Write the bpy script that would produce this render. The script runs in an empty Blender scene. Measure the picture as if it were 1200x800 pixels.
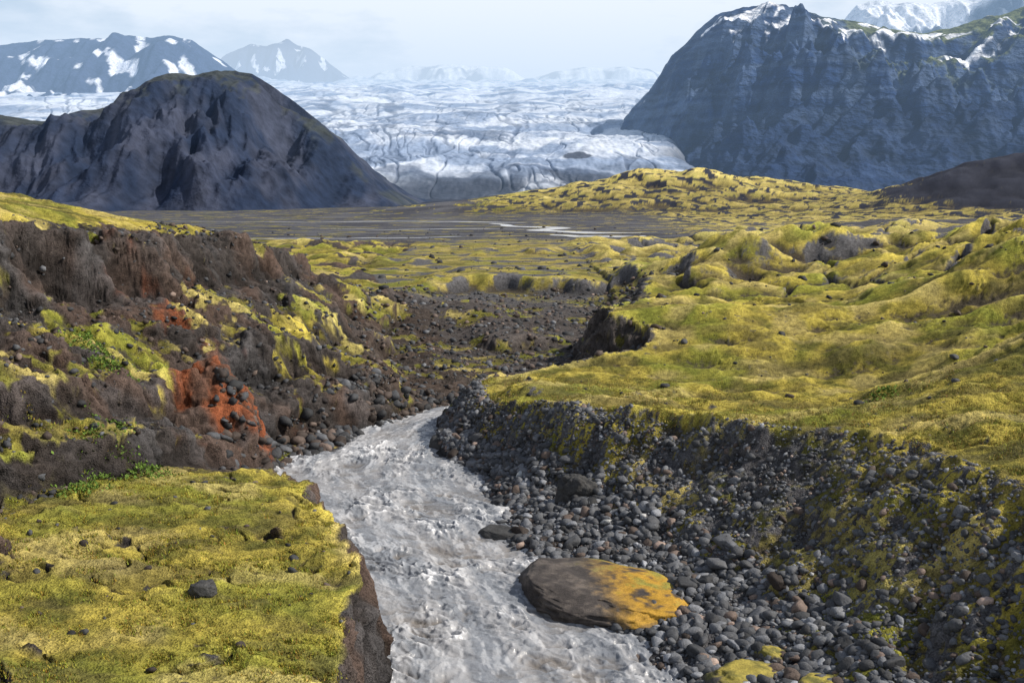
import bpy, bmesh, math, numpy as np
from mathutils import Vector
rng=np.random.default_rng(7)
f32=np.float32
# ------------------------------------------------------------ noise
_p=rng.permutation(256).astype(np.int32); PERM=np.concatenate([_p,_p,_p])
_a=rng.random(256)*2*np.pi; GX=np.cos(_a).astype(f32); GY=np.sin(_a).astype(f32)
_g=rng.normal(size=(256,3)); _g/=np.linalg.norm(_g,axis=1)[:,None]; G3=_g.astype(f32)
def perlin(x,y,seed=0):
    x=np.asarray(x,dtype=np.float64)+seed*17.31; y=np.asarray(y,dtype=np.float64)+seed*9.77
    xf=np.floor(x); yf=np.floor(y); xi=xf.astype(np.int32)&255; yi=yf.astype(np.int32)&255
    fx=(x-xf).astype(f32); fy=(y-yf).astype(f32)
    u=fx*fx*fx*(fx*(fx*6-15)+10); v=fy*fy*fy*(fy*(fy*6-15)+10)
    p0=PERM[xi]; p1=PERM[xi+1]
    def g(p,iy,dx,dy):
        h=PERM[p+iy]
        return GX[h]*dx+GY[h]*dy
    a=g(p0,yi,fx,fy); b=g(p1,yi,fx-1,fy); c=g(p0,yi+1,fx,fy-1); d=g(p1,yi+1,fx-1,fy-1)
    a=a+(b-a)*u; c=c+(d-c)*u
    return (a+(c-a)*v)*1.5
def perlin3(x,y,z):
    xf=np.floor(x);yf=np.floor(y);zf=np.floor(z)
    xi=xf.astype(np.int64)&255;yi=yf.astype(np.int64)&255;zi=zf.astype(np.int64)&255
    fx=(x-xf).astype(f32);fy=(y-yf).astype(f32);fz=(z-zf).astype(f32)
    u=fx*fx*(3-2*fx);v=fy*fy*(3-2*fy);w=fz*fz*(3-2*fz)
    r=0
    for i in (0,1):
        for j in (0,1):
            for k in (0,1):
                h=PERM[PERM[PERM[(xi+i)&255]+((yi+j)&255)]+((zi+k)&255)]
                g=G3[h]
                d=g[...,0]*(fx-i)+g[...,1]*(fy-j)+g[...,2]*(fz-k)
                r=r+d*(u if i else 1-u)*(v if j else 1-v)*(w if k else 1-w)
    return r*1.5
def fbm(x,y,o=4,seed=0,gain=.5):
    r=0;a=1.0
    for i in range(o):
        r=r+a*perlin(x*2**i,y*2**i,seed+i); a*=gain
    return r
def ridged(x,y,o=4,seed=0,gain=.5):
    r=0;a=1.0
    for i in range(o):
        r=r+a*(1-2*np.abs(perlin(x*2**i,y*2**i,seed+i))); a*=gain
    return r
def ss(a,b,t):
    t=np.clip((t-a)/(b-a),0,1); return t*t*(3-2*t)
def I(y,pts):
    pts=np.array(pts,dtype=float); return np.interp(y,pts[:,0],pts[:,1])
# ------------------------------------------------------------ river layout (metres, river level z=0)
Lp=[(0,-2.5),(20,-3.3),(28,-3.9),(31,-4.5),(34.6,-5.5),(39,-7.5),(44.3,-10.5),(48.3,-12.7),(51.2,-12.9),(56.5,-10.4),(60.6,-8.9),(63.6,-7.4),(66,-6),(69,-3.5),(71,.5),(74,-1),(80,-5),(98,-9),(115,-14),(140,-20)]
Rp=[(0,8),(20,6.5),(28,5.2),(31,4.4),(34.6,2.6),(39,.5),(44.3,-.3),(48.3,-1.3),(51.2,-2.6),(56.5,-4.3),(60.6,-4.2),(63.6,-3.2),(65.5,0),(68,4.6),(71,5.6),(73,4.2),(80,5.5),(90,9),(110,11),(150,12)]
Tp=[(0,18.5),(20,17.5),(28,16.4),(33,15.8),(38,14.1),(42,10.8),(46,6.0),(50,2.4),(54,-.6),(60,-2.0),(62.5,-.8),(65,3.7),(68,9.0),(70.5,11.2),(73,8),(76,7),(80,8),(90,13),(110,15),(150,15)]
Fp=[(0,-18),(30,-17.6),(38,-16.7),(44,-15.4),(48,-14.3),(51,-13.9),(56.5,-11.2),(60,-9.8),(64,-8.3),(70,-8.3),(76,-9.6),(85,-11.5),(98,-13.6),(110,-24),(130,-45),(200,-120)]
BUMPS=[(60,490,48,45,13,2),(105,505,45,40,11,2),(5,480,50,30,5,2),(160,520,50,40,9,2),(200,440,50,35,13,1.7),(262,450,65,45,22,2),(-20,455,45,18,3,2),
       (34,117,10,9,6.4,1.3),(25.5,111,6,5,2.4,1.8),(46,121,9,7,3,1.6),(50,93,5,3,1.2,2),(22.8,64,2,1.2,.9,3),(-6,96,7,4,1.6,2),(60,150,16,10,3,2),(90,250,40,14,3,2),(40,210,25,10,2,2),(-15.8,51.8,2.3,3.0,2.6,3)]
SCARP=[(86,-3,6,1.0),(98,17,27,.9),(104,-22,-10,1.0),(131,20,36,.9),(146,-34,-12,1.0),(160,18,46,1.1),(178,-5,20,.9),(200,-60,-28,1.1)]
def H(x,y,fine=True):
    x=np.asarray(x,dtype=np.float64); y=np.asarray(y,dtype=np.float64)
    near=ss(150,90,y)
    xw=x+near*(.9*perlin(x/5,y/5,3)+.35*perlin(x/1.4,y/1.4,4))
    L=I(y,Lp);R=I(y,Rp);T=I(y,Tp)+near*(1.2*perlin(y/4.5,x/9,9)+.6*perlin(x/1.7,y/1.7,10));F=I(y,Fp)
    T=np.maximum(T,R+.9)
    z0=I(y,[(71,0),(75,.8),(90,1.8),(110,2.4),(150,2.8),(260,2),(500,2),(1000,0),(9000,0)])
    dep=I(y,[(71,.9),(74,0)])
    zt=I(y,[(0,5.3),(38,5.0),(43,4.7),(50,4.0),(56,2.7),(60,2.6),(64,2.9),(68,3.8),(73,5.7),(80,5.1),(90,4.6),(110,4.2),(150,3.2),(260,2),(500,2),(1000,0)])
    W=T-R; s=(xw-R)/W
    a=I(y,[(0,.34),(36,.30),(45,.26),(50,.2),(56,.1),(60,.06)])
    zter=np.minimum(z0+.62,zt*.5+z0*.5)
    tt=np.clip((s-a)/(1-a),0,1)
    prof=np.where(s<a,z0+(zter-z0)*np.clip(s/a,0,1)**.8,zter+(zt-zter)*(.42*tt+.58*tt**1.9*(2-tt)**.6))
    x0=I(y,[(0,13),(40,16),(70,24),(100,32),(150,62),(250,110)])
    k=I(y,[(0,.26),(100,.30),(150,.2),(200,.1),(350,.02),(600,0)])
    add=k*np.log1p(np.exp(np.clip((x-x0)/3,-20,20)))*3; add=np.where(x-x0>30,k*(30+.3*(x-x0-30)),add)
    zR=prof+add*np.clip(s,0,1)
    und=fbm(x/13,y/10,2,40)
    hillw=ss(0,14,x-x0)
    zR=zR+ss(.9,1.7,s)*near*((.7+.9*hillw)*und+(.35+.45*hillw)*ridged(x/9+y/24,y/6,2,44)-.25)
    zR=zR+ss(.2,.5,s)*ss(1.1,.8,s)*near*.30*fbm(x/2.4,y/2.4,3,46)
    dl=L-xw
    ZL=np.maximum(z0,I(y,[(0,3.1),(36,3),(41,2.7),(44,2.0),(48,.8),(60,.5),(71,.8),(75,1.2)]))
    wc=I(y,[(0,.7),(40,.8),(48,3),(60,3),(80,5)])
    zl=z0+(ZL-z0)*ss(0,1,np.clip(dl,0,None)/wc)**.6+.06*np.clip(dl-1,0,12)*ss(48,38,y)
    D=F-x+(3.8*perlin(y/9,x/22,11)+1.6*perlin(y/3.6,x/7,12)+.5*perlin(y/1.4,x/3,13))*near
    boost=.16*np.clip(-x-24,0,14)*ss(105,72,y)
    C=I(y,[(0,12.5),(50,12.8),(60,12.8),(75,11.8),(85,10.4),(95,8),(105,5),(125,3),(200,2.2),(500,2)])+boost
    rise=np.maximum(C-ZL,0); Wr=rise/.76+.1
    q=D/Wr+(.08*perlin(x/5,y/5,15)+.04*perlin(x/2,y/2,16))*near
    p=np.interp(q,[0,.08,.26,.34,.48,.64,.8,.93,1.12,2],[0,.14,.2,.36,.44,.54,.62,.93,1.0,1.02])
    zL=zl+rise*p*np.where(y>105,ss(140,105,y),1)
    zL=zL+near*ss(0,.15,q)*ss(1.1,.9,q)*(.4*ridged(x/3,y/2.2,3,17)-.25)
    de=np.minimum(xw-L,R-xw)
    ch=z0-dep*ss(0,1.3,de)
    z=np.where(xw<L,zL,np.where(xw>R,zR,ch))
    out=ss(-.5,3,np.maximum(L-xw,xw-R))
    pe=14*perlin(x/30,y/14,5)+6*perlin(x/9,y/5,6)
    plain=ss(205,240,y+pe)*np.maximum(ss(64,34,x-.06*(y-220)+14*perlin(y/14,x/30,7))*ss(450,400,y),ss(0,-30,x)*ss(620,560,y))
    amp=I(y,[(40,.05),(75,.25),(110,1.3),(250,1.6),(300,1.1),(600,1.3)])*(1-.93*plain)
    z=z+amp*out*(fbm(x/15,y/13,3,20)+.45*ss(260,140,y)*ridged(x/8,y/7,2,23)-.3)
    gul=ss(.10,.0,np.abs(fbm(x/17,y/15,3,26)))*ss(72,95,y)*ss(320,220,y)*ss(-12,-4,x+.0*y+(y>90)*40)*(1-plain)*out
    z=z-.9*gul
    es=y-115-7*perlin(x/8,y/14,30)-2.5*perlin(x/3,y/6,31)
    z=z+1.7*ss(-1.2,1.8,es)*ss(34,8,es)*ss(-14,-5,x+2*perlin(y/3,x/3,32))*ss(17,6,x)
    for j,(cy,xa,xb,h) in enumerate(SCARP):
        e2=y-cy-8*perlin(x/9,y/14,60+j)-2*perlin(x/3,y/5,61+j)
        hh=h*ss(-.35,.35,perlin(x/6,y/20,66+j)+.15)
        z=z+hh*ss(-1.0,1.6,e2)*ss(22,5,e2)*ss(xa-4,xa+2,x)*ss(xb+4,xb-2,x)
    for cx,cy,rx,ry,h,pw in BUMPS:
        r=np.sqrt(((x-cx)/rx)**2+((y-cy)/ry)**2)
        b=h*np.exp(-np.minimum(r,6)**pw)
        if fine or cy<300: b=b*(1+.16*fbm(x/rx*1.6,y/ry*1.6,3,int(cx)%50))
        z=z+b
    if fine:
        fa=ss(-.3,1.2,np.maximum(L-xw,xw-R)); fd=ss(300,60,y)
        lw=ss(44,38,y)*ss(.3,1.5,L-xw)*ss(.1,-.05,q)
        hum=ss(-.2,.25,perlin(x/4.5,y/4.5,61)+.5*ss(3.5,0,L-xw)*lw)
        z=z+fa*fd*((.10+.18*hum)*fbm(x/2.2,y/2.2,3,50)+(.02+.06*hum)*np.abs(perlin(x/.55,y/.55,55))+.03*perlin(x/.24,y/.24,56)+.015*perlin(x/.11,y/.11,57)*near)
        crk=np.abs(perlin(x/1.9+.3*perlin(x,y,58),y/1.5,59))
        z=z-fa*near*(.08+.22*lw)*hum*ss(.09,.0,crk)
    z=z-6*ss(900,1400,y)
    return z,dict(L=L,R=R,T=T,F=F,s=s,D=D,q=q,xw=xw,plain=plain,near=near,gul=gul)
# ------------------------------------------------------------ mesh helpers
def grid_mesh(name,X,Y,Z,col,mat):
    nr,nc=X.shape
    me=bpy.data.meshes.new(name)
    co=np.stack([X,Y,Z],-1).reshape(-1,3).astype(f32)
    me.vertices.add(len(co)); me.vertices.foreach_set('co',co.ravel())
    idx=np.arange(nr*nc,dtype=np.int32).reshape(nr,nc)
    q=np.stack([idx[:-1,:-1],idx[:-1,1:],idx[1:,1:],idx[1:,:-1]],-1).reshape(-1,4)
    me.loops.add(q.size); me.loops.foreach_set('vertex_index',q.ravel())
    me.polygons.add(len(q)); me.polygons.foreach_set('loop_start',np.arange(0,q.size,4,dtype=np.int32))
    me.update(calc_edges=True); me.shade_smooth()
    if col is not None: setcol(me,col.reshape(-1,3))
    ob=bpy.data.objects.new(name,me); bpy.context.collection.objects.link(ob); me.materials.append(mat)
    return ob
def setcol(me,c):
    a=me.color_attributes.new('Col','FLOAT_COLOR','POINT')
    c4=np.ones((len(c),4),dtype=f32); c4[:,:3]=c; a.data.foreach_set('color',c4.ravel())
def normals(X,Y,Z):
    P=np.stack([X,Y,Z],-1)
    du=np.gradient(P,axis=1); dv=np.gradient(P,axis=0)
    n=np.cross(du,dv); n/=np.linalg.norm(n,axis=-1,keepdims=True)+1e-12
    return n
def mixc(a,b,t):
    a=np.asarray(a);b=np.asarray(b); return a*(1-t[...,None])+b*t[...,None]
def blur(a,n):
    for ax in (0,1):
        c=np.cumsum(np.concatenate([np.repeat(np.take(a,[0],ax),n+1,ax),a,np.repeat(np.take(a,[-1],ax),n,ax)],ax),ax)
        m=a.shape[ax]; a=(np.take(c,np.arange(2*n+1,2*n+1+m),ax)-np.take(c,np.arange(0,m),ax))/(2*n+1)
    return a
# ------------------------------------------------------------ materials
def newmat(name):
    m=bpy.data.materials.new(name); m.use_nodes=True; nt=m.node_tree
    return m,nt,nt.nodes['Principled BSDF']
def vcmat(name,scales=(5,22),amt=.55,bump=.5,bdist=.06,rough=.92,spec=.25,zs=1):
    m,nt,b=newmat(name); N=nt.nodes; K=nt.links
    at=N.new('ShaderNodeAttribute'); at.attribute_name='Col'
    geo=N.new('ShaderNodeNewGeometry'); mp=N.new('ShaderNodeMapping'); mp.inputs['Scale'].default_value=(1,1,zs); K.new(geo.outputs['Position'],mp.inputs[0])
    n1=N.new('ShaderNodeTexNoise'); n1.inputs['Scale'].default_value=scales[0]; n1.inputs['Detail'].default_value=6; n1.inputs['Roughness'].default_value=.65
    n2=N.new('ShaderNodeTexNoise'); n2.inputs['Scale'].default_value=scales[1]; n2.inputs['Detail'].default_value=4
    K.new(mp.outputs[0],n1.inputs['Vector']);K.new(mp.outputs[0],n2.inputs['Vector'])
    ad=N.new('ShaderNodeMath'); ad.operation='ADD'; K.new(n1.outputs['Fac'],ad.inputs[0]);K.new(n2.outputs['Fac'],ad.inputs[1])
    mr=N.new('ShaderNodeMapRange'); mr.inputs[1].default_value=.7; mr.inputs[2].default_value=1.3; mr.inputs[3].default_value=1-amt; mr.inputs[4].default_value=1+amt
    K.new(ad.outputs[0],mr.inputs[0])
    vm=N.new('ShaderNodeVectorMath'); vm.operation='SCALE'; K.new(at.outputs['Color'],vm.inputs[0]);K.new(mr.outputs[0],vm.inputs['Scale'])
    K.new(vm.outputs[0],b.inputs['Base Color'])
    bp=N.new('ShaderNodeBump'); bp.inputs['Strength'].default_value=bump; bp.inputs['Distance'].default_value=bdist
    K.new(ad.outputs[0],bp.inputs['Height']);K.new(bp.outputs[0],b.inputs['Normal'])
    b.inputs['Roughness'].default_value=rough; b.inputs['Specular IOR Level'].default_value=spec
    return m
M_ground=vcmat('moss_and_gravel',(3,17),.7,.9,.15,.95,.12)
M_rock=vcmat('stone',(3,18),.4,.5,.04,.75,.35)
M_mtn=vcmat('mountain_rock',(.03,.15),.4,.6,5,.95,.1)
M_cliff=vcmat('cliff_rock',(.014,.06),.5,.9,16,.95,.1,zs=2.2)
M_ice=vcmat('glacier_ice',(.02,.1),.25,.5,4,.7,.3)
MOSS=np.array([.385,.315,.062]);MOSSD=np.array([.12,.115,.026]);GRN=np.array([.19,.21,.033]);DRY=np.array([.42,.34,.13])
SOIL=np.array([.036,.030,.027]);GRAV=np.array([.105,.104,.110]);BRN=np.array([.088,.058,.044]);RED=np.array([.24,.078,.036])
# ------------------------------------------------------------ ground
def build_ground():
    NC=1300
    sgrid=np.linspace(-.64,.64,NC)
    ys=[np.linspace(-25,17,50)[:-1],np.exp(np.linspace(np.log(17),np.log(78),900))[:-1],np.exp(np.linspace(np.log(78),np.log(400),500))[:-1],np.exp(np.linspace(np.log(400),np.log(800),170))[:-1],np.exp(np.linspace(np.log(800),np.log(16000),50))]
    ys=np.concatenate(ys)
    w=np.where(ys<17,29,ys+12)
    S,Yg=np.meshgrid(sgrid,ys); X=S*w[:,None]; Y=Yg.copy()
    Z,d=H(X,Y); Zb=blur(Z,3)
    n=normals(X,Y,Zb); sl=n[...,2]
    cav=np.clip((Z-blur(Z,7))/(.0022*(Y+15)+.03),-1.5,1.5)  # height against surroundings; colours go darker in hollows, lighter on rises
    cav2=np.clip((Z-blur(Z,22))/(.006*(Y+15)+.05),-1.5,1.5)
    s=d['s'];q=d['q'];xw=d['xw'];L=d['L'];R=d['R'];y=Y;x=X
    n1=fbm(x/6,y/6,4,70); n2=fbm(x/1.6,y/1.6,4,75); n3=fbm(x/25,y/25,3,80); n4=fbm(x/.35,y/.35,2,85)
    far=ss(60,140,y)
    n2=n2*(1-far)+far*fbm(x/5,y/5,3,76)
    m=ss(.66,.88,sl+.10*n1+.08*n2)
    right=xw>R; left=xw<L
    bank=ss(.90,1.04,s+.16*n2+.06*n1)
    streak=fbm((x+y)/3.2,(x-y)/1.5,2,90)
    bp_=ss(.18,.55,s)*(.28+.7*streak+.9*n2+.5*(s-.6)+.9*n4+.5*ss(5,12,x)); bankpatch=.85*ss(.12,.55,bp_)
    bankpatch=bankpatch*(1-.85*np.exp(-(((x-10.5)/3.2)**2+((y-40)/5)**2)))
    mR=np.maximum(bank*ss(.5,.78,sl+.18*n2)*ss(-.72,-.2,n1*.6+.6*n2-.4*ss(0,-1,cav2)+.1),bankpatch)
    mR=np.where(y<76,mR,m)
    ledge=ss(-1.0,-.1,-(q)+.1*n1-.05)*ss(46,38,y)*ss(.3,.9,L-xw)*ss(.5,.8,sl+.25*n2)
    ledge=ledge*ss(-1.3,-.55,cav+.5*n4+.2)
    up=m*ss(.05,.55,n1*.8+n2*.6+.12+.6*ss(.9,1.05,q))
    blob=np.maximum(np.exp(-(((x+21)/4.5)**2+((y-50)/4)**2)),np.exp(-(((x+13.5)/3.5)**2+((y-68)/7)**2)))
    up=np.maximum(up,ss(.25,.6,blob+.4*n2))
    top=ss(.95,1.05,q+.05*n1)*ss(.6,.85,sl+.1*n2)
    mL=np.maximum(np.where(y<44,ledge,0),np.maximum(up,top))
    redb=np.exp(-np.sqrt(((x+15.4)/2.6)**2+((y-51.0)/3.2)**2)**3)+.5*np.exp(-(((x+20)/2.5)**2+((y-58)/2.5)**2))
    redm=ss(.2,.75,redb+.45*n2)*np.where(left,1,0)
    mL=mL*(1-ss(.3,.7,redb+.2*n2))
    moss=np.where(right,mR,np.where(left,mL,0))
    val=ss(60,66,y)*ss(118,92,y)*ss(1.15,.85,s+.15*n1)*ss(.3,0,q+.15*n1)
    moss=moss*(1-.9*val)+val*.8*ss(-.05,.3,n1+.8*n2-.15)
    mid=ss(95,125,y)
    moss=moss*(1-mid)+mid*m*ss(-.40,.0,n1+.8*n2+.05)
    moss=moss*(1-d['plain']*ss(.6,.2,fbm(x/14,y/5,3,86)))*(1-.75*ss(.5,.9,d['gul']+.3*n2))
    gravelhill=np.maximum(np.exp(-(((x-250)/85)**2+((y-430)/60)**2)),.9*np.exp(-(((x-150)/60)**2+((y-330)/12)**2))); moss=moss*(1-ss(.2,.45,gravelhill+.15*n3))
    moss=moss*(1-ss(540,640,y))
    thr=ss(.25,.75,moss+.35*n4+.15*n2)
    mc=mixc(MOSS,MOSSD,ss(-.35,.6,n1*.6+n2*.8))
    mc=mixc(mc,GRN,ss(.0,.5,fbm(x/9,y/9,3,100)+.25*ss(48,36,y)*(xw<L))*.65)
    mc=mixc(mc,DRY,ss(90,200,y)*ss(-30,30,x)*.5)
    mc=mixc(mc,DRY*1.05,ss(.05,.5,fbm(x/5,y/4,3,104))*.6)
    mc=mixc(mc,np.array([.10,.085,.035]),ss(.12,.55,fbm(x/4+y/9,y/2.2,4,106))*.6)
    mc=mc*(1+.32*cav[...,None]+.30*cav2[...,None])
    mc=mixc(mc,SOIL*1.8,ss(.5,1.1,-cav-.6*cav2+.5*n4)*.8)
    gc=mixc(GRAV,SOIL*1.5,ss(.0,1.0,n1+.5*n2-.6*ss(0,3,xw-R)))
    gc=mixc(gc,mixc(SOIL*1.25+0*gc,BRN,ss(-.2,.45,fbm(x/5,y/5,3,110)+.05)),np.where(left,.85,.12*ss(0,.5,n1)))
    gc=mixc(gc,np.array([.085,.084,.088]),np.where(left,.55*ss(.1,.5,fbm(x/3.5,y/3.5,3,114)),0))
    gc=mixc(gc,np.array([.080,.062,.050]),val*.6)
    gc=mixc(gc,mixc(RED+0*gc,BRN,ss(-.1,.5,-n2)*.8),redm*ss(40,48,y))
    pc=mixc(np.array([.058,.060,.072])+0*gc,np.array([.11,.112,.125]),ss(-.3,.5,fbm(x/22,y/7,4,112)))
    gc=mixc(gc,pc,d['plain'])
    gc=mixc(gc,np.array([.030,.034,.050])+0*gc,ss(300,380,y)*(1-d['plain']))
    wet=ss(.6,0,np.abs(np.minimum(np.abs(xw-L),np.abs(xw-R))))*ss(74,70,y)*ss(.6,.1,Z)
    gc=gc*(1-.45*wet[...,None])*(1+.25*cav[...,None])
    nn=n
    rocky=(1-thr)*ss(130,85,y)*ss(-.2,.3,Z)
    msk=(rocky>.02)&(y<130)&(y>5)
    px,py,pz=X[msk],Y[msk],Z[msk]
    w1=.5*perlin3(px/2.5,py/2.5,pz/2.5+9)
    a1=np.abs(perlin3(px/1.9+w1,py/1.9,pz/1.1));a2=np.abs(perlin3(px/.62+5,py/.62+w1,pz/.36));a3=np.abs(perlin3(px/.25,py/.25,pz/.16))
    dsp=.75*(.30-a1)+.28*(.28-a2)+.10*(.28-a3)
    steep=ss(.97,.7,sl[msk]); gentle=np.where((px>I(py,Rp)-.5)&(py<60),.3,1.0)
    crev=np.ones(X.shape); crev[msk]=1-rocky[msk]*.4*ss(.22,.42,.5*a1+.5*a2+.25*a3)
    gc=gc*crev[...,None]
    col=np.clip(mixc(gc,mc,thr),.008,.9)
    dsp=dsp*rocky[msk]*(.2+.8*steep)*gentle
    X[msk]+=nn[msk][:,0]*dsp; Y[msk]+=nn[msk][:,1]*dsp; Z[msk]+=nn[msk][:,2]*dsp
    Z=Z+thr*ss(80,35,y)*.06*(1-np.abs(perlin(x/.7,y/.7,120))*2.2)
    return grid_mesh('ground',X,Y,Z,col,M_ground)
build_ground()
# ------------------------------------------------------------ river water
def build_river():
    ys=np.linspace(10,73.5,1250); ts=np.linspace(0,1,320)
    Tt,Yg=np.meshgrid(ts,ys)
    L=I(Yg,Lp)-1.8;R=I(Yg,Rp)+1.8
    X=L+(R-L)*Tt
    cl=X-np.interp(Yg,ys,(I(ys,Lp)+I(ys,Rp))/2); al=Yg
    wx=cl+.5*perlin(cl/2,al/2,200)+.12*perlin(cl/.4,al/.4,201)
    wy=al+.5*perlin(cl/1.7,al/1.7,202)+.12*perlin(cl/.4,al/.4,203)
    r=lambda a,b,sd:(1-2*np.abs(perlin(wx/a,wy/b,sd)))
    rough=.4+.9*ss(-.3,.4,fbm(cl/3,al/5,2,205))
    Z=rough*(.11*r(1.6,1.0,210)+.085*r(.75,.48,212)+.055*r(.36,.28,214)+.02*r(.18,.14,215))+.09*fbm(wx/3,al/3.5,2,216)
    edge=ss(0,.18,np.minimum(Tt,1-Tt))
    Z=Z*(.35+.65*edge)-.08
    foam=ss(.12,.21,Z-.02+.05*fbm(wx/.3,wy/.22,2,220))*(.45+.55*ss(-.2,.2,fbm(cl/1.5,al/5,2,221)))
    st=fbm(cl/.45,al/2.0,4,224)
    foam=np.maximum(foam,.30*ss(.2,.5,st+.4*fbm(cl/.25,al/.4,3,226)))
    c=mixc(np.array([.21,.225,.25])+0*X[...,None],np.array([.33,.335,.35]),ss(-.3,.4,fbm(cl/1.2,al/6,3,230)))
    c=mixc(c,np.array([.15,.128,.105]),ss(.02,-.16,Z)*.8)
    c=mixc(c,np.array([.82,.83,.85]),foam*.85)
    m,nt,b=newmat('glacial_water'); N=nt.nodes;K=nt.links
    at=N.new('ShaderNodeAttribute'); at.attribute_name='Col'; K.new(at.outputs['Color'],b.inputs['Base Color'])
    g=N.new('ShaderNodeNewGeometry'); n=N.new('ShaderNodeTexNoise'); n.inputs['Scale'].default_value=9;n.inputs['Detail'].default_value=5
    K.new(g.outputs['Position'],n.inputs['Vector'])
    bp=N.new('ShaderNodeBump');bp.inputs['Strength'].default_value=.6;bp.inputs['Distance'].default_value=.05
    K.new(n.outputs['Fac'],bp.inputs['Height']);K.new(bp.outputs[0],b.inputs['Normal'])
    b.inputs['Roughness'].default_value=.16;b.inputs['IOR'].default_value=1.33
    grid_mesh('river',X,Yg,Z,c,m)
    return m
M_water=build_river()
def braid(pts,wid,seed):
    pts=np.array(pts,float); t=np.linspace(0,len(pts)-1,140); px=np.interp(t,np.arange(len(pts)),pts[:,0])+2.5*perlin(t*1.3,t*0,seed); py=np.interp(t,np.arange(len(pts)),pts[:,1])+1.5*perlin(t*1.7,t*0+3,seed)
    ww=wid*(.35+.9*np.abs(perlin(t*1.1,t*0+9,seed))+.3)*np.sin(np.linspace(.05,np.pi-.05,140))**.4
    dx=np.gradient(px);dy=np.gradient(py);l=np.hypot(dx,dy); nx,ny=-dy/l,dx/l
    off=np.linspace(-1,1,5)[None,:]
    X=px[:,None]+nx[:,None]*ww[:,None]*off; Y=py[:,None]+ny[:,None]*ww[:,None]*off
    Z=np.repeat((H(X,Y,False)[0].max(1)+.06)[:,None],5,1)
    grid_mesh('outwash_stream',X,Y,Z,np.full(X.shape+(3,),.6),M_water)
braid([(-8,330),(2,306),(14,296),(8,280),(20,268),(34,262)],4.0,41)
braid([(10,256),(18,244),(26,240),(34,236)],3.6,42)
braid([(-75,232),(-50,238),(-30,236),(-12,246)],1.2,43)
braid([(-120,350),(-70,342),(-30,350),(5,335)],2.4,44)
braid([(-60,290),(-35,285),(-15,292),(2,286)],1.0,45)
# ------------------------------------------------------------ rocks
def ico(sub):
    bm=bmesh.new(); bmesh.ops.create_icosphere(bm,subdivisions=sub,radius=1)
    v=np.array([t.co[:] for t in bm.verts]); f=np.array([[t.index for t in q.verts] for q in bm.faces]); bm.free(); return v,f
def rockvars(sub,n,amp,flat):
    v,f=ico(sub); out=[]
    for i in range(n):
        o=rng.random(3)*50
        d=1+amp*perlin3(v[:,0]*1.1+o[0],v[:,1]*1.1+o[1],v[:,2]*1.1+o[2])+amp*.5*perlin3(v[:,0]*2.6+o[0],v[:,1]*2.6,v[:,2]*2.6)
        w=v*d[:,None]
        for k in range(5):
            nn=rng.normal(size=3); nn/=np.linalg.norm(nn); h=.55+.3*rng.random()
            e=np.maximum(w@nn-h,0); w=w-nn*e[:,None]*flat
        out.append(w*(np.array([1,.6+.35*rng.random(),.45+.35*rng.random()])))
    return out,f
def rot(n):
    a=rng.random(n)*2*np.pi; t=rng.normal(size=n)*.35; u=rng.normal(size=n)*.35
    ca,sa,ct,st,cu,su=np.cos(a),np.sin(a),np.cos(t),np.sin(t),np.cos(u),np.sin(u); z=np.zeros(n);o=np.ones(n)
    Rz=np.stack([ca,-sa,z,sa,ca,z,z,z,o],-1).reshape(n,3,3)
    Rx=np.stack([o,z,z,z,ct,-st,z,st,ct],-1).reshape(n,3,3)
    Ry=np.stack([cu,z,su,z,o,z,-su,z,cu],-1).reshape(n,3,3)
    return Rz@Rx@Ry
def tri_mesh(name,P,F,cols,mat,smooth=True):
    me=bpy.data.meshes.new(name); me.vertices.add(len(P)); me.vertices.foreach_set('co',P.astype(f32).ravel())
    F=F.astype(np.int32); me.loops.add(F.size); me.loops.foreach_set('vertex_index',F.ravel())
    me.polygons.add(len(F)); me.polygons.foreach_set('loop_start',np.arange(0,F.size,3,dtype=np.int32)); me.update(calc_edges=True)
    if smooth: me.shade_smooth()
    setcol(me,cols)
    ob=bpy.data.objects.new(name,me);bpy.context.collection.objects.link(ob);me.materials.append(mat); return ob
def scatter(name,x,y,size,cols,sub=2,amp=.25,flat=.8,sink=.25,mat=None):
    n=len(x); V,f=rockvars(sub,14,amp,flat); nv=len(V[0])
    z,_=H(x,y)
    Rm=rot(n); pick=rng.integers(0,14,n); Va=np.array(V)[pick]
    P=np.einsum('nij,nvj->nvi',Rm,Va)*size[:,None,None]
    P+=np.stack([x,y,z+size*(.5-sink)],-1)[:,None,:]
    F=(f[None]+(np.arange(n)*nv)[:,None,None]).reshape(-1,3)
    return tri_mesh(name,P.reshape(-1,3),F,np.repeat(cols,nv,axis=0),mat or M_rock)
def rcol(n,brown=.15,dark=1.0):
    b=rng.lognormal(np.log(.09*dark),.5,n); c=np.stack([b*.95,b,b*1.1],-1)
    k=rng.random(n)<brown; c[k]=np.stack([b*1.3,b*.98,b*.82],-1)[k]; return np.clip(c,.015,.4)
def sizes(n,lo,hi,p=2.2):
    u=rng.random(n); return lo*((hi/lo)**(u**p))
def pts_right(n,y0,y1,s0,s1):
    y=y0+(y1-y0)*rng.random(n)**1.1; R=I(y,Rp);T=I(y,Tp); s=s0+(s1-s0)*rng.random(n); return R+(T-R)*s,y
x,y=pts_right(16000,18,60,-.06,.50); scatter('river_stones',x,y,sizes(16000,.04,.34,2.0),rcol(16000,.10,1.1),amp=.35,flat=.95,sink=.3)
x,y=pts_right(55,24,58,-.02,.55); scatter('river_boulders',x,y,sizes(55,.32,.62,1.4),rcol(55,.1,.7),sub=3,amp=.4,flat=.95,sink=.4)
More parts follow.
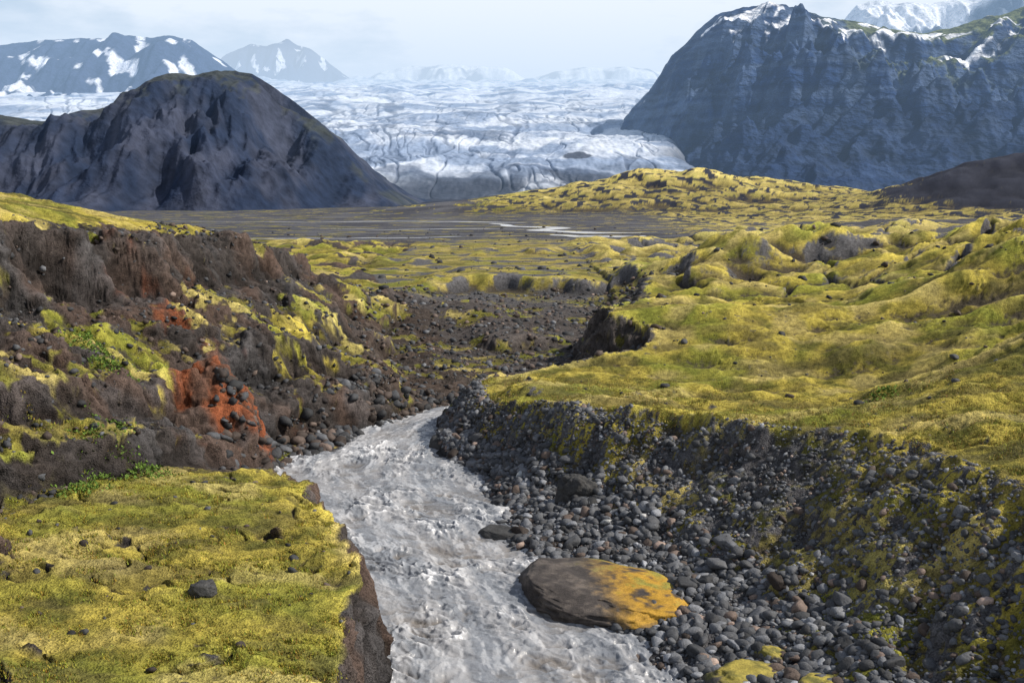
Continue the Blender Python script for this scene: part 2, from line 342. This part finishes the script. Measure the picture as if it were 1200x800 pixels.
x,y=pts_right(38000,18,62,.25,.98); scatter('bank_scree',x,y,sizes(38000,.02,.14,2.0),rcol(38000,.10,1.15),sub=1,sink=.32)
x,y=pts_right(1500,18,60,.45,.9); scatter('bank_stones',x,y,sizes(1500,.12,.28,2.0),rcol(1500,.12,.9),amp=.35,flat=.95,sink=.38)
n=2200; y=43+30*rng.random(n); x=I(y,Lp)-rng.random(n)**1.6*3.0+.5; scatter('riverbank_boulders',x,y,sizes(n,.06,.5,2.4),rcol(n,.4,.55),amp=.4,flat=1)
n=7000; y=62+52*rng.random(n); Lx=I(y,Fp)-2;Rx=I(y,Tp); x=Lx+(Rx-Lx)*rng.random(n); scatter('valley_stones',x,y,sizes(n,.05,.45,2.6),rcol(n,.35,.65),sub=1,amp=.4,flat=1,sink=.4)
n=13000; y=26+65*rng.random(n); x=I(y,Fp)-rng.random(n)*17; k=((x+15.4)/2.8)**2+((y-51)/3.3)**2>1; x,y=x[k],y[k]; n=len(x); scatter('slope_scree',x,y,sizes(n,.03,.30,2.8),rcol(n,.4,.55),sub=1,amp=.4,flat=1,sink=.4)
n=130; y=18+22*rng.random(n); x=I(y,Lp)-.8-rng.random(n)*11; scatter('ledge_stones',x,y,sizes(n,.04,.2,2),rcol(n,.4,.5),amp=.4,flat=1,sink=.35)
n=5200; y=80*(300/80)**rng.random(n); x=y*(rng.random(n)*1.15-.5); k=(np.abs(perlin(x/12,y/12,300))<.14); x,y=x[k],y[k]
scatter('lava_stones',x,y,sizes(len(x),.12,.8,2.2),rcol(len(x),.3,.42),sub=1,amp=.45,flat=1,sink=.45)
n=350; y=35+60*rng.random(n); x=I(y,Tp)+1+rng.random(n)*35; scatter('moor_stones',x,y,sizes(n,.06,.4,3),rcol(n,.3,.5),amp=.4,flat=1,sink=.4)
def tufts(name,x,y,hgt,base,nb=4,spread=.06,wid=.012):
    n=len(x); z,_=H(x,y); x=np.repeat(x,nb);y=np.repeat(y,nb);z=np.repeat(z,nb);h=np.repeat(hgt,nb)*(.6+.8*rng.random(n*nb))
    x=x+rng.normal(size=len(x))*spread;y=y+rng.normal(size=len(y))*spread
    a=rng.random(len(x))*2*np.pi; l=rng.random(len(x))*2*np.pi; wv=wid*(1+rng.random(len(x)))
    p0=np.stack([x-np.cos(a)*wv,y-np.sin(a)*wv,z-.02],-1);p1=np.stack([x+np.cos(a)*wv,y+np.sin(a)*wv,z-.02],-1)
    p2=np.stack([x+np.cos(l)*h*.6,y+np.sin(l)*h*.6,z+h],-1)
    P=np.stack([p0,p1,p2],1).reshape(-1,3); F=np.arange(len(P)).reshape(-1,3)
    c=np.clip(base*(.6+.8*rng.random((len(x),1)))*(1+.15*rng.normal(size=(len(x),3))),.01,.6)
    tri_mesh(name,P,F,np.repeat(c,3,axis=0),M_ground,False)
n=24000; y=19+21*rng.random(n)**1.2; x=I(y,Lp)-.7-rng.random(n)*13; k=perlin(x/1.3,y/1.3,310)+.6*perlin(x/5,y/5,311)>-.0
tufts('moss_tufts',x[k],y[k],sizes(k.sum(),.02,.07,1.5)+.04,np.array([.32,.285,.05]))
n=36000; y=26+36*rng.random(n)**1.3; x=I(y,Tp)+rng.random(n)**1.3*16; k=perlin(x/1.6,y/1.6,312)+.6*perlin(x/5,y/5,313)>-.0
tufts('moss_tufts',x[k],y[k],sizes(k.sum(),.02,.07,1.5)+.04,np.array([.36,.31,.08]))
def plant(cx,cy,r,nl):
    x=cx+rng.normal(size=nl)*r;y=cy+rng.normal(size=nl)*r; z,_=H(x,y); z=z+rng.random(nl)*.35*np.exp(-((x-cx)**2+(y-cy)**2)/(2*r*r))+.05
    a=rng.random(nl)*2*np.pi; t=.3+rng.random(nl)*.9; L_=.08+.10*rng.random(nl); c,s_=np.cos(a),np.sin(a)
    d=np.stack([c*np.cos(t),s_*np.cos(t),np.sin(t)],-1)*L_[:,None]; sd=np.stack([-s_,c,0*c],-1)*L_[:,None]*.35; o=np.stack([x,y,z],-1)
    P=np.stack([o,o+d*.5+sd,o+d,o+d*.5-sd],1).reshape(-1,3); b=np.arange(nl)*4
    F=np.concatenate([np.stack([b,b+1,b+2],-1),np.stack([b,b+2,b+3],-1)])
    c3=np.array([.13,.21,.04])*(.6+.9*rng.random((nl,1))); tri_mesh('leafy_plant',P,F,np.repeat(c3,4,axis=0),M_ground,False)
for p in [(-16.6,38.6,.5,400),(-15.2,39.6,.6,450),(-17.2,41.5,.5,400),(-19.4,47,.6,500),(-18.8,46,.5,400),(-20.6,48,.6,400),(-16.3,36.3,.4,250),(17.5,46,.35,220)]: plant(*p)
def boulder(name,loc,dim,rz,seed,cfun,sub=5,amp=.25,flatten=.4):
    v,f=ico(sub); o=seed*7.7
    d=1+amp*perlin3(v[:,0]*.9+o,v[:,1]*.9,v[:,2]*.9)+amp*.55*perlin3(v[:,0]*2.5+o,v[:,1]*2.5,v[:,2]*2.5)-amp*.35*np.abs(perlin3(v[:,0]*5+o,v[:,1]*5,v[:,2]*9))-amp*.15*np.abs(perlin3(v[:,0]*14+o,v[:,1]*14,v[:,2]*20))
    w=v*d[:,None]; top=w[:,2]>.45; w[top,2]=.45+(w[top,2]-.45)*flatten
    r2=np.random.default_rng(seed)
    for k in range(7):
        nn=r2.normal(size=3); nn[2]=abs(nn[2])*.5; nn/=np.linalg.norm(nn); h=.7+.2*r2.random(); e=np.maximum(w@nn-h,0); w=w-nn*e[:,None]*.8
    w=w*np.array(dim); c,s=math.cos(rz),math.sin(rz)
    P=np.stack([w[:,0]*c-w[:,1]*s,w[:,0]*s+w[:,1]*c,w[:,2]],-1)+np.array(loc)
    tri_mesh(name,P,f,cfun(w,v,P),M_rock)
def c_big(w,v,P):
    nz=perlin3(P[:,0]*1.4,P[:,1]*1.4,P[:,2]*1.4)+.6*perlin3(P[:,0]*5,P[:,1]*5,P[:,2]*5)+.3*perlin3(P[:,0]*14,P[:,1]*14,P[:,2]*14)
    c=mixc(np.array([.055,.047,.043])+0*w,np.array([.13,.11,.095]),ss(-.3,.5,nz))
    m=ss(.2,.5,v[:,2]+.25*nz+.1)*ss(-.2,.35,.85*v[:,0]+.45*v[:,1]+.22*nz)*ss(-.6,-.1,nz)
    return mixc(c,mixc(np.array([.46,.26,.025])+0*w,np.array([.28,.25,.04]),ss(.0,.6,nz+.9*v[:,1]-.3)),m*.92)
def c_moss(w,v,P):
    nz=perlin3(P[:,0]*2,P[:,1]*2,P[:,2]*2)+.5*perlin3(P[:,0]*8,P[:,1]*8,P[:,2]*8)
    return mixc(np.array([.06,.055,.05])+0*w,mixc(MOSS*.9+0*w,MOSSD,ss(-.3,.5,nz)),ss(.4,.7,v[:,2]+.5*nz))
def c_dark(w,v,P): return np.full(w.shape,.05)+0.02*perlin3(P[:,0]*2,P[:,1]*2,P[:,2]*2)[:,None]
boulder('flat_boulder',(3.3,34.5,.0),(4.3,2.5,1.25),-.62,1,c_big,sub=6)
for i,(bx,by,bz,dx,dy,dz,rz) in enumerate([(7.0,27.8,.25,1.5,1.0,.8,.3),(8.9,26.6,.45,1.3,1.0,.8,1),(6.0,26.4,.1,.9,.7,.6,.2),(10.5,27.4,.8,.9,.6,.6,2),(8.0,28.9,.5,.6,.5,.5,2)]): boulder('mossy_boulder',(bx,by,bz),(dx,dy,dz),rz,12+i,c_moss,amp=.4)
boulder('dark_boulder',(-3.6,56.0,.15),(1.5,.9,.75),.2,4,c_dark)
boulder('dark_boulder',(-8.8,27.0,3.55),(.45,.36,.36),.2,5,c_dark,amp=.45)
boulder('dark_boulder',(-.4,41.3,.0),(1.3,.7,.4),-.6,6,c_dark)
boulder('dark_boulder',(2.8,43.5,1.4),(.9,.6,1.0),-.2,8,c_dark,amp=.5)
# ------------------------------------------------------------ mountains
TH=math.radians(9)
def K(u,v,y0):
    cy=(400-v)/1167; f=math.cos(TH)+cy*math.sin(TH)
    return ((u-600)/1167/f*y0, 15+y0*(-math.sin(TH)+cy*math.cos(TH))/f)
def mountain(name,x0,x1,y0,yf,yb,crest,face,nx,ny,colf,gx=25,gy=90,gamp=.16,seed=0,foot=None,mat=None,base=0,sm=.012,slant=0,rough=.025,rg=2.0):
    xs=np.linspace(x0,x1,nx); t=np.linspace(0,1,ny)
    X,Tt=np.meshgrid(xs,t); Y=yf+(yb-yf)*Tt
    cr=np.interp(X,[c[0] for c in crest],[c[1] for c in crest])
    cr=cr*(1+sm*fbm(X/(gx*.8),Y/(gy*3),3,seed+7))
    yfo=yf if foot is None else np.interp(X,[c[0] for c in foot],[c[1] for c in foot])
    wy=Y+gy*.3*fbm(X/gx/2,Y/gy,3,seed+1)
    tf=np.clip((wy-yfo)/(y0-yfo),0,1); tb=np.clip((Y-y0)/(yb-y0),0,1)
    tf=np.clip(tf+.07*fbm(X/gx*1.3,Y/gy*.7,4,seed+9,.6)*np.clip(tf*4,0,1)*np.clip((1-tf)*4,0,1),0,1)
    p=np.interp(tf,[a for a,b in face],[b for a,b in face])
    env=np.where(Y<y0,p,1-tb**1.3)
    Xs=X+slant*(Y-y0)
    g=ridged(Xs/gx+.5*perlin(Y/gy*1.3,X/gx*.5,seed+2),Y/gy,4,seed+3,.5)
    Z=base+(cr-base)*env+cr*gamp*(g-1.0)*np.clip(env*(1.02-env)*3.5,0,1)
    Z+=cr*rough*fbm(X/gx*rg,Y/gx*rg,5,seed+5,.55)*np.clip(env*3,0,1)*np.clip((1.08-env)*4,.25,1)
    Z=np.where(env<=.002,base-8,Z)
    n=normals(X,Y,blur(Z,1))
    return grid_mesh(name,X,Y,Z,colf(X,Y,Z,n,env,cr),mat or M_mtn)
def c_left(X,Y,Z,n,e,cr):
    c=mixc(np.array([.018,.029,.060])+0*n,np.array([.048,.057,.090]),ss(-.4,.5,fbm(X/30,Y/60,4,400)))  # rock tinted blue, with distance haze put into its colour
    c=mixc(c,np.array([.09,.095,.05]),ss(.75,.98,e+.15*fbm(X/20,Y/20,3,403))*ss(.7,.9,n[...,2])*.4)
    return c
cl=[K(u,v,650) for u,v in [(-300,110),(-150,120),(0,134),(35,140),(70,141),(110,130),(150,117),(190,103),(225,91),(250,86),(275,83),(295,87),(320,101),(355,126),(392,158),(430,197),(455,222),(480,240),(500,248)]]
mountain('mountain',-520,-50,650,430,900,cl,[(0,0),(.1,.03),(.3,.19),(.6,.55),(.85,.9),(1,1)],720,440,c_left,40,140,.13,410,
   foot=[(-500,430),(-200,450),(-140,480),(-90,560),(-60,640)],slant=.35,rough=.03,sm=.004)
def c_right(X,Y,Z,n,e,cr):
    st=fbm(X/160,Z/11,3,420)
    c=mixc(np.array([.014,.036,.105])+0*n,np.array([.065,.10,.18]),ss(-.4,.5,.8*st+.7*fbm(X/40,Y/40,3,421)))  # blue of the haze and shade mixed into the rock colours
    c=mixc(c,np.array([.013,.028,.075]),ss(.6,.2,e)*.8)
    c=mixc(c,np.array([.15,.17,.05]),ss(.6,.85,n[...,2]+.25*fbm(X/50,Y/50,3,423))*ss(.4,.75,e)*ss(400,520,X)*.8)
    fl=ss(.58,.76,n[...,2])
    sn=.9*ss(.22,.30,fbm(X/75+Y/120,Y/55,3,427))*fl*ss(.78,.88,e)
    for sx,sy,a,b in [(420,1490,50,14),(455,1470,35,10),(560,1490,60,14),(640,1440,45,16),(395,1590,30,12),(520,1560,60,18),(600,1540,50,16)]:
        r=np.sqrt(((X-sx)/a)**2+((Y-sy-.3*(X-sx))/b)**2)+.6*fbm(X/22,Y/22,3,428); sn=np.maximum(sn,ss(1.05,.9,r)*ss(.45,.65,n[...,2]))
    return mixc(c,np.array([.88,.90,.94]),sn)
cr=[K(u,v,1600) for u,v in [(715,190),(728,150),(742,126),(755,112),(765,104),(776,86),(790,62),(805,50),(820,34),(838,20),(850,16),(870,8),(900,6),(930,9),(945,13),(985,22),(1010,28),(1040,36),(1075,42),(1110,36),(1150,22),(1200,8),(1300,-10),(1450,-10)]]
mountain('mountain',150,1250,1600,900,2300,cr,[(0,0),(.08,.02),(.3,.14),(.5,.32),(.60,.50),(.68,.66),(.76,.76),(.82,.88),(.88,.93),(1,1)],1000,700,c_right,120,190,.15,430,
   foot=[(150,1560),(180,1500),(200,1300),(225,1080),(300,980),(500,930),(1200,900)],mat=M_cliff,sm=.003,rough=.04,rg=1.4,slant=-.8)
# ------------------------------------------------------------ glacier
def build_glacier():
    ys=np.concatenate([np.linspace(830,1900,500)[:-1],np.exp(np.linspace(np.log(1900),np.log(9500),340))]); ts=np.linspace(-.62,.5,1300)
    S,Y=np.meshgrid(ts,ys); X=S*Y
    w=Y+50*fbm(X/160,Y/300,3,500)-.20*np.abs(X-40)*ss(1300,900,Y)
    Z=I(w,[(800,-12),(870,-8),(930,8),(1000,24),(1100,39),(1400,78),(2000,150),(3000,262),(4000,375),(6000,590),(9500,950)])
    am=ss(850,1000,Y)
    wx=X+25*perlin(X/110,Y/260,503)+8*perlin(X/30,Y/90,502); wy=Y+90*perlin(X/110,Y/260,504)+30*perlin(X/30,Y/90,506)
    Z=Z+am*(3.5*fbm(X/160,Y/240,3,505)*(Y/1200)+7*(Y/1500)*fbm(X/500,Y/600,2,512)+1.6*fbm(X/14,Y/50,3,515)*ss(2800,1500,Y))
    k=np.clip(Y/1200,.8,3)
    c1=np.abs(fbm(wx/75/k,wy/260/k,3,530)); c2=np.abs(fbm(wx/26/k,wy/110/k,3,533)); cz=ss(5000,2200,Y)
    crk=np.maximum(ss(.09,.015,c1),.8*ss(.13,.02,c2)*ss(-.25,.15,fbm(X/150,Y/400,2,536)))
    Z=Z-am*cz*2.0*crk
    edge=I(Y,[(830,120),(950,175),(1050,200),(1400,205),(1800,222),(2300,500),(3000,1000),(9500,4200)])+25*perlin(Y/120,X/300,540)
    out=ss(-30,25,X-edge); Z=Z-90*ss(0,70,X-edge)*ss(2400,1900,Y)
    bands=fbm(wx/260,wy/120,4,526)+.4*fbm(wx/40,wy/120,3,527)
    c=mixc(np.array([.26,.33,.46])+0*X[...,None],np.array([.66,.71,.79]),ss(-.4,.45,bands+.35*ss(1100,3000,Y)-.12))
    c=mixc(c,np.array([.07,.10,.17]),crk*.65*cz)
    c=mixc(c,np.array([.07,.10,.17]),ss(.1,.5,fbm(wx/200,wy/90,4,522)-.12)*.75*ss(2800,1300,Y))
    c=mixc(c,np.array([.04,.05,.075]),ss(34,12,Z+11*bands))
    c=mixc(c,np.array([.05,.065,.10]),out)
    isl=np.exp(-(((X-73)/18)**2+((Y-1130)/45)**2)); c=mixc(c,np.array([.05,.06,.09]),ss(.4,.6,isl+.2*bands))
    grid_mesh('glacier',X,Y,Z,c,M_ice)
build_glacier()
# ------------------------------------------------------------ distant snowy mountains
def c_far(X,Y,Z,n,e,cr):
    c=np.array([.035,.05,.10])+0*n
    sn=ss(.16,.24,fbm(X/130+Y/300,Y/150,4,540)+.5*(.5-e))
    return mixc(c,np.array([.80,.83,.9]),sn*.9)
def c_snow(X,Y,Z,n,e,cr):
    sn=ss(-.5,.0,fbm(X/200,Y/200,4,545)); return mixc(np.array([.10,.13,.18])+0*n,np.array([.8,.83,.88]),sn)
def far(u_v,y0,colf,seed,gx=160,g=.05):
    c=[K(u,v,y0) for u,v in u_v]
    mountain('mountain',c[0][0],c[-1][0],y0,y0-1300,y0+900,c,[(0,0),(.5,.5),(.8,.82),(.9,.96),(1,1)],420,200,colf,gx,700,g,seed,base=0,sm=.008)
far([(-260,70),(-60,60),(0,53),(40,47),(100,45),(150,42),(205,42),(225,48),(250,64),(275,82),(300,100),(320,150)],3900,c_far,550,220,.08)
far([(220,110),(265,68),(285,60),(300,54),(318,56),(335,46),(350,52),(365,58),(390,76),(420,100),(440,120)],7200,c_far,560,260,.08)
far([(400,110),(440,86),(480,78),(540,75),(590,80),(620,95),(650,86),(690,80),(730,80),(800,88),(900,100)],8300,c_snow,570,350)
far([(900,140),(940,100),(985,30),(1005,5),(1035,0),(1075,8),(1110,2),(1160,4),(1200,2),(1300,-10),(1420,10)],3500,c_snow,580,150)
# ------------------------------------------------------------ haze volumes, glowing in place of scattered daylight
def haze(name,y0,y1,z0,z1,DN,col,st):
    me=bpy.data.meshes.new(name); bm=bmesh.new(); bmesh.ops.create_cube(bm,size=1); bm.to_mesh(me); bm.free()
    hz=bpy.data.objects.new(name,me); bpy.context.collection.objects.link(hz); hz.scale=(14000,y1-y0,z1-z0); hz.location=(0,(y0+y1)/2,(z0+z1)/2)
    m=bpy.data.materials.new(name+'_airlight'); m.use_nodes=True; nt=m.node_tree; nt.nodes.remove(nt.nodes['Principled BSDF'])
    ab=nt.nodes.new('ShaderNodeVolumeAbsorption'); ab.inputs['Density'].default_value=DN; ab.inputs['Color'].default_value=(0,0,0,1)
    em=nt.nodes.new('ShaderNodeEmission'); em.inputs['Color'].default_value=col; em.inputs['Strength'].default_value=DN*st
    ad=nt.nodes.new('ShaderNodeAddShader'); nt.links.new(ab.outputs[0],ad.inputs[0]); nt.links.new(em.outputs[0],ad.inputs[1])
    nt.links.new(ad.outputs[0],nt.nodes['Material Output'].inputs['Volume']); me.materials.append(m)
haze('haze',500,10000,-70,670,.00014,(.46,.69,1.0,1),.98)
haze('mist',4600,9990,-60,900,.00028,(.95,.98,1.0,1),1.0)
# ------------------------------------------------------------ sky + sun
AZ,EL=math.radians(94),math.radians(43)
w=bpy.data.worlds.new('World'); bpy.context.scene.world=w; w.use_nodes=True; nt=w.node_tree; N=nt.nodes;Kk=nt.links
bg=N['Background']; sky=N.new('ShaderNodeTexSky'); sky.sky_type='NISHITA'; sky.sun_disc=False; sky.sun_elevation=EL; sky.sun_rotation=AZ
tc=N.new('ShaderNodeTexCoord'); mp=N.new('ShaderNodeMapping'); mp.inputs['Scale'].default_value=(1,1,3.0); Kk.new(tc.outputs['Generated'],mp.inputs[0])
cn=N.new('ShaderNodeTexNoise'); cn.inputs['Scale'].default_value=3.4; cn.inputs['Detail'].default_value=7; cn.inputs['Roughness'].default_value=.55; Kk.new(mp.outputs[0],cn.inputs['Vector'])
r1=N.new('ShaderNodeValToRGB'); r1.color_ramp.elements[0].position=.38; r1.color_ramp.elements[0].color=(6.8,7.8,8.7,1); r1.color_ramp.elements[1].position=.50; r1.color_ramp.elements[1].color=(12.4,12.3,12.2,1)
Kk.new(cn.outputs['Fac'],r1.inputs[0])
sx=N.new('ShaderNodeSeparateXYZ'); Kk.new(tc.outputs['Generated'],sx.inputs[0])
mr=N.new('ShaderNodeMapRange'); mr.inputs[1].default_value=.2; mr.inputs[2].default_value=.5; mr.inputs[3].default_value=.98; mr.inputs[4].default_value=.15; Kk.new(sx.outputs['Z'],mr.inputs[0])
mx=N.new('ShaderNodeMix'); mx.data_type='RGBA'; Kk.new(mr.outputs[0],mx.inputs[0])
Kk.new(sky.outputs[0],mx.inputs[6]);Kk.new(r1.outputs[0],mx.inputs[7]); Kk.new(mx.outputs[2],bg.inputs['Color']); bg.inputs['Strength'].default_value=.09
sl=bpy.data.lights.new('sun','SUN'); sl.energy=5.0; sl.angle=math.radians(.6); sl.color=(1,.92,.81)
so=bpy.data.objects.new('sun',sl); bpy.context.collection.objects.link(so)
S=Vector((math.sin(AZ)*math.cos(EL),math.cos(AZ)*math.cos(EL),math.sin(EL))); so.rotation_euler=S.to_track_quat('Z','Y').to_euler()
# ------------------------------------------------------------ camera
cd=bpy.data.cameras.new('camera'); cd.lens=35; cd.sensor_width=36; cd.clip_end=30000; cd.clip_start=.1
co=bpy.data.objects.new('camera',cd); bpy.context.collection.objects.link(co); co.location=(0,0,15); co.rotation_euler=(math.radians(81.0),0,0)
bpy.context.scene.camera=co
bpy.context.scene.view_settings.view_transform='Standard'
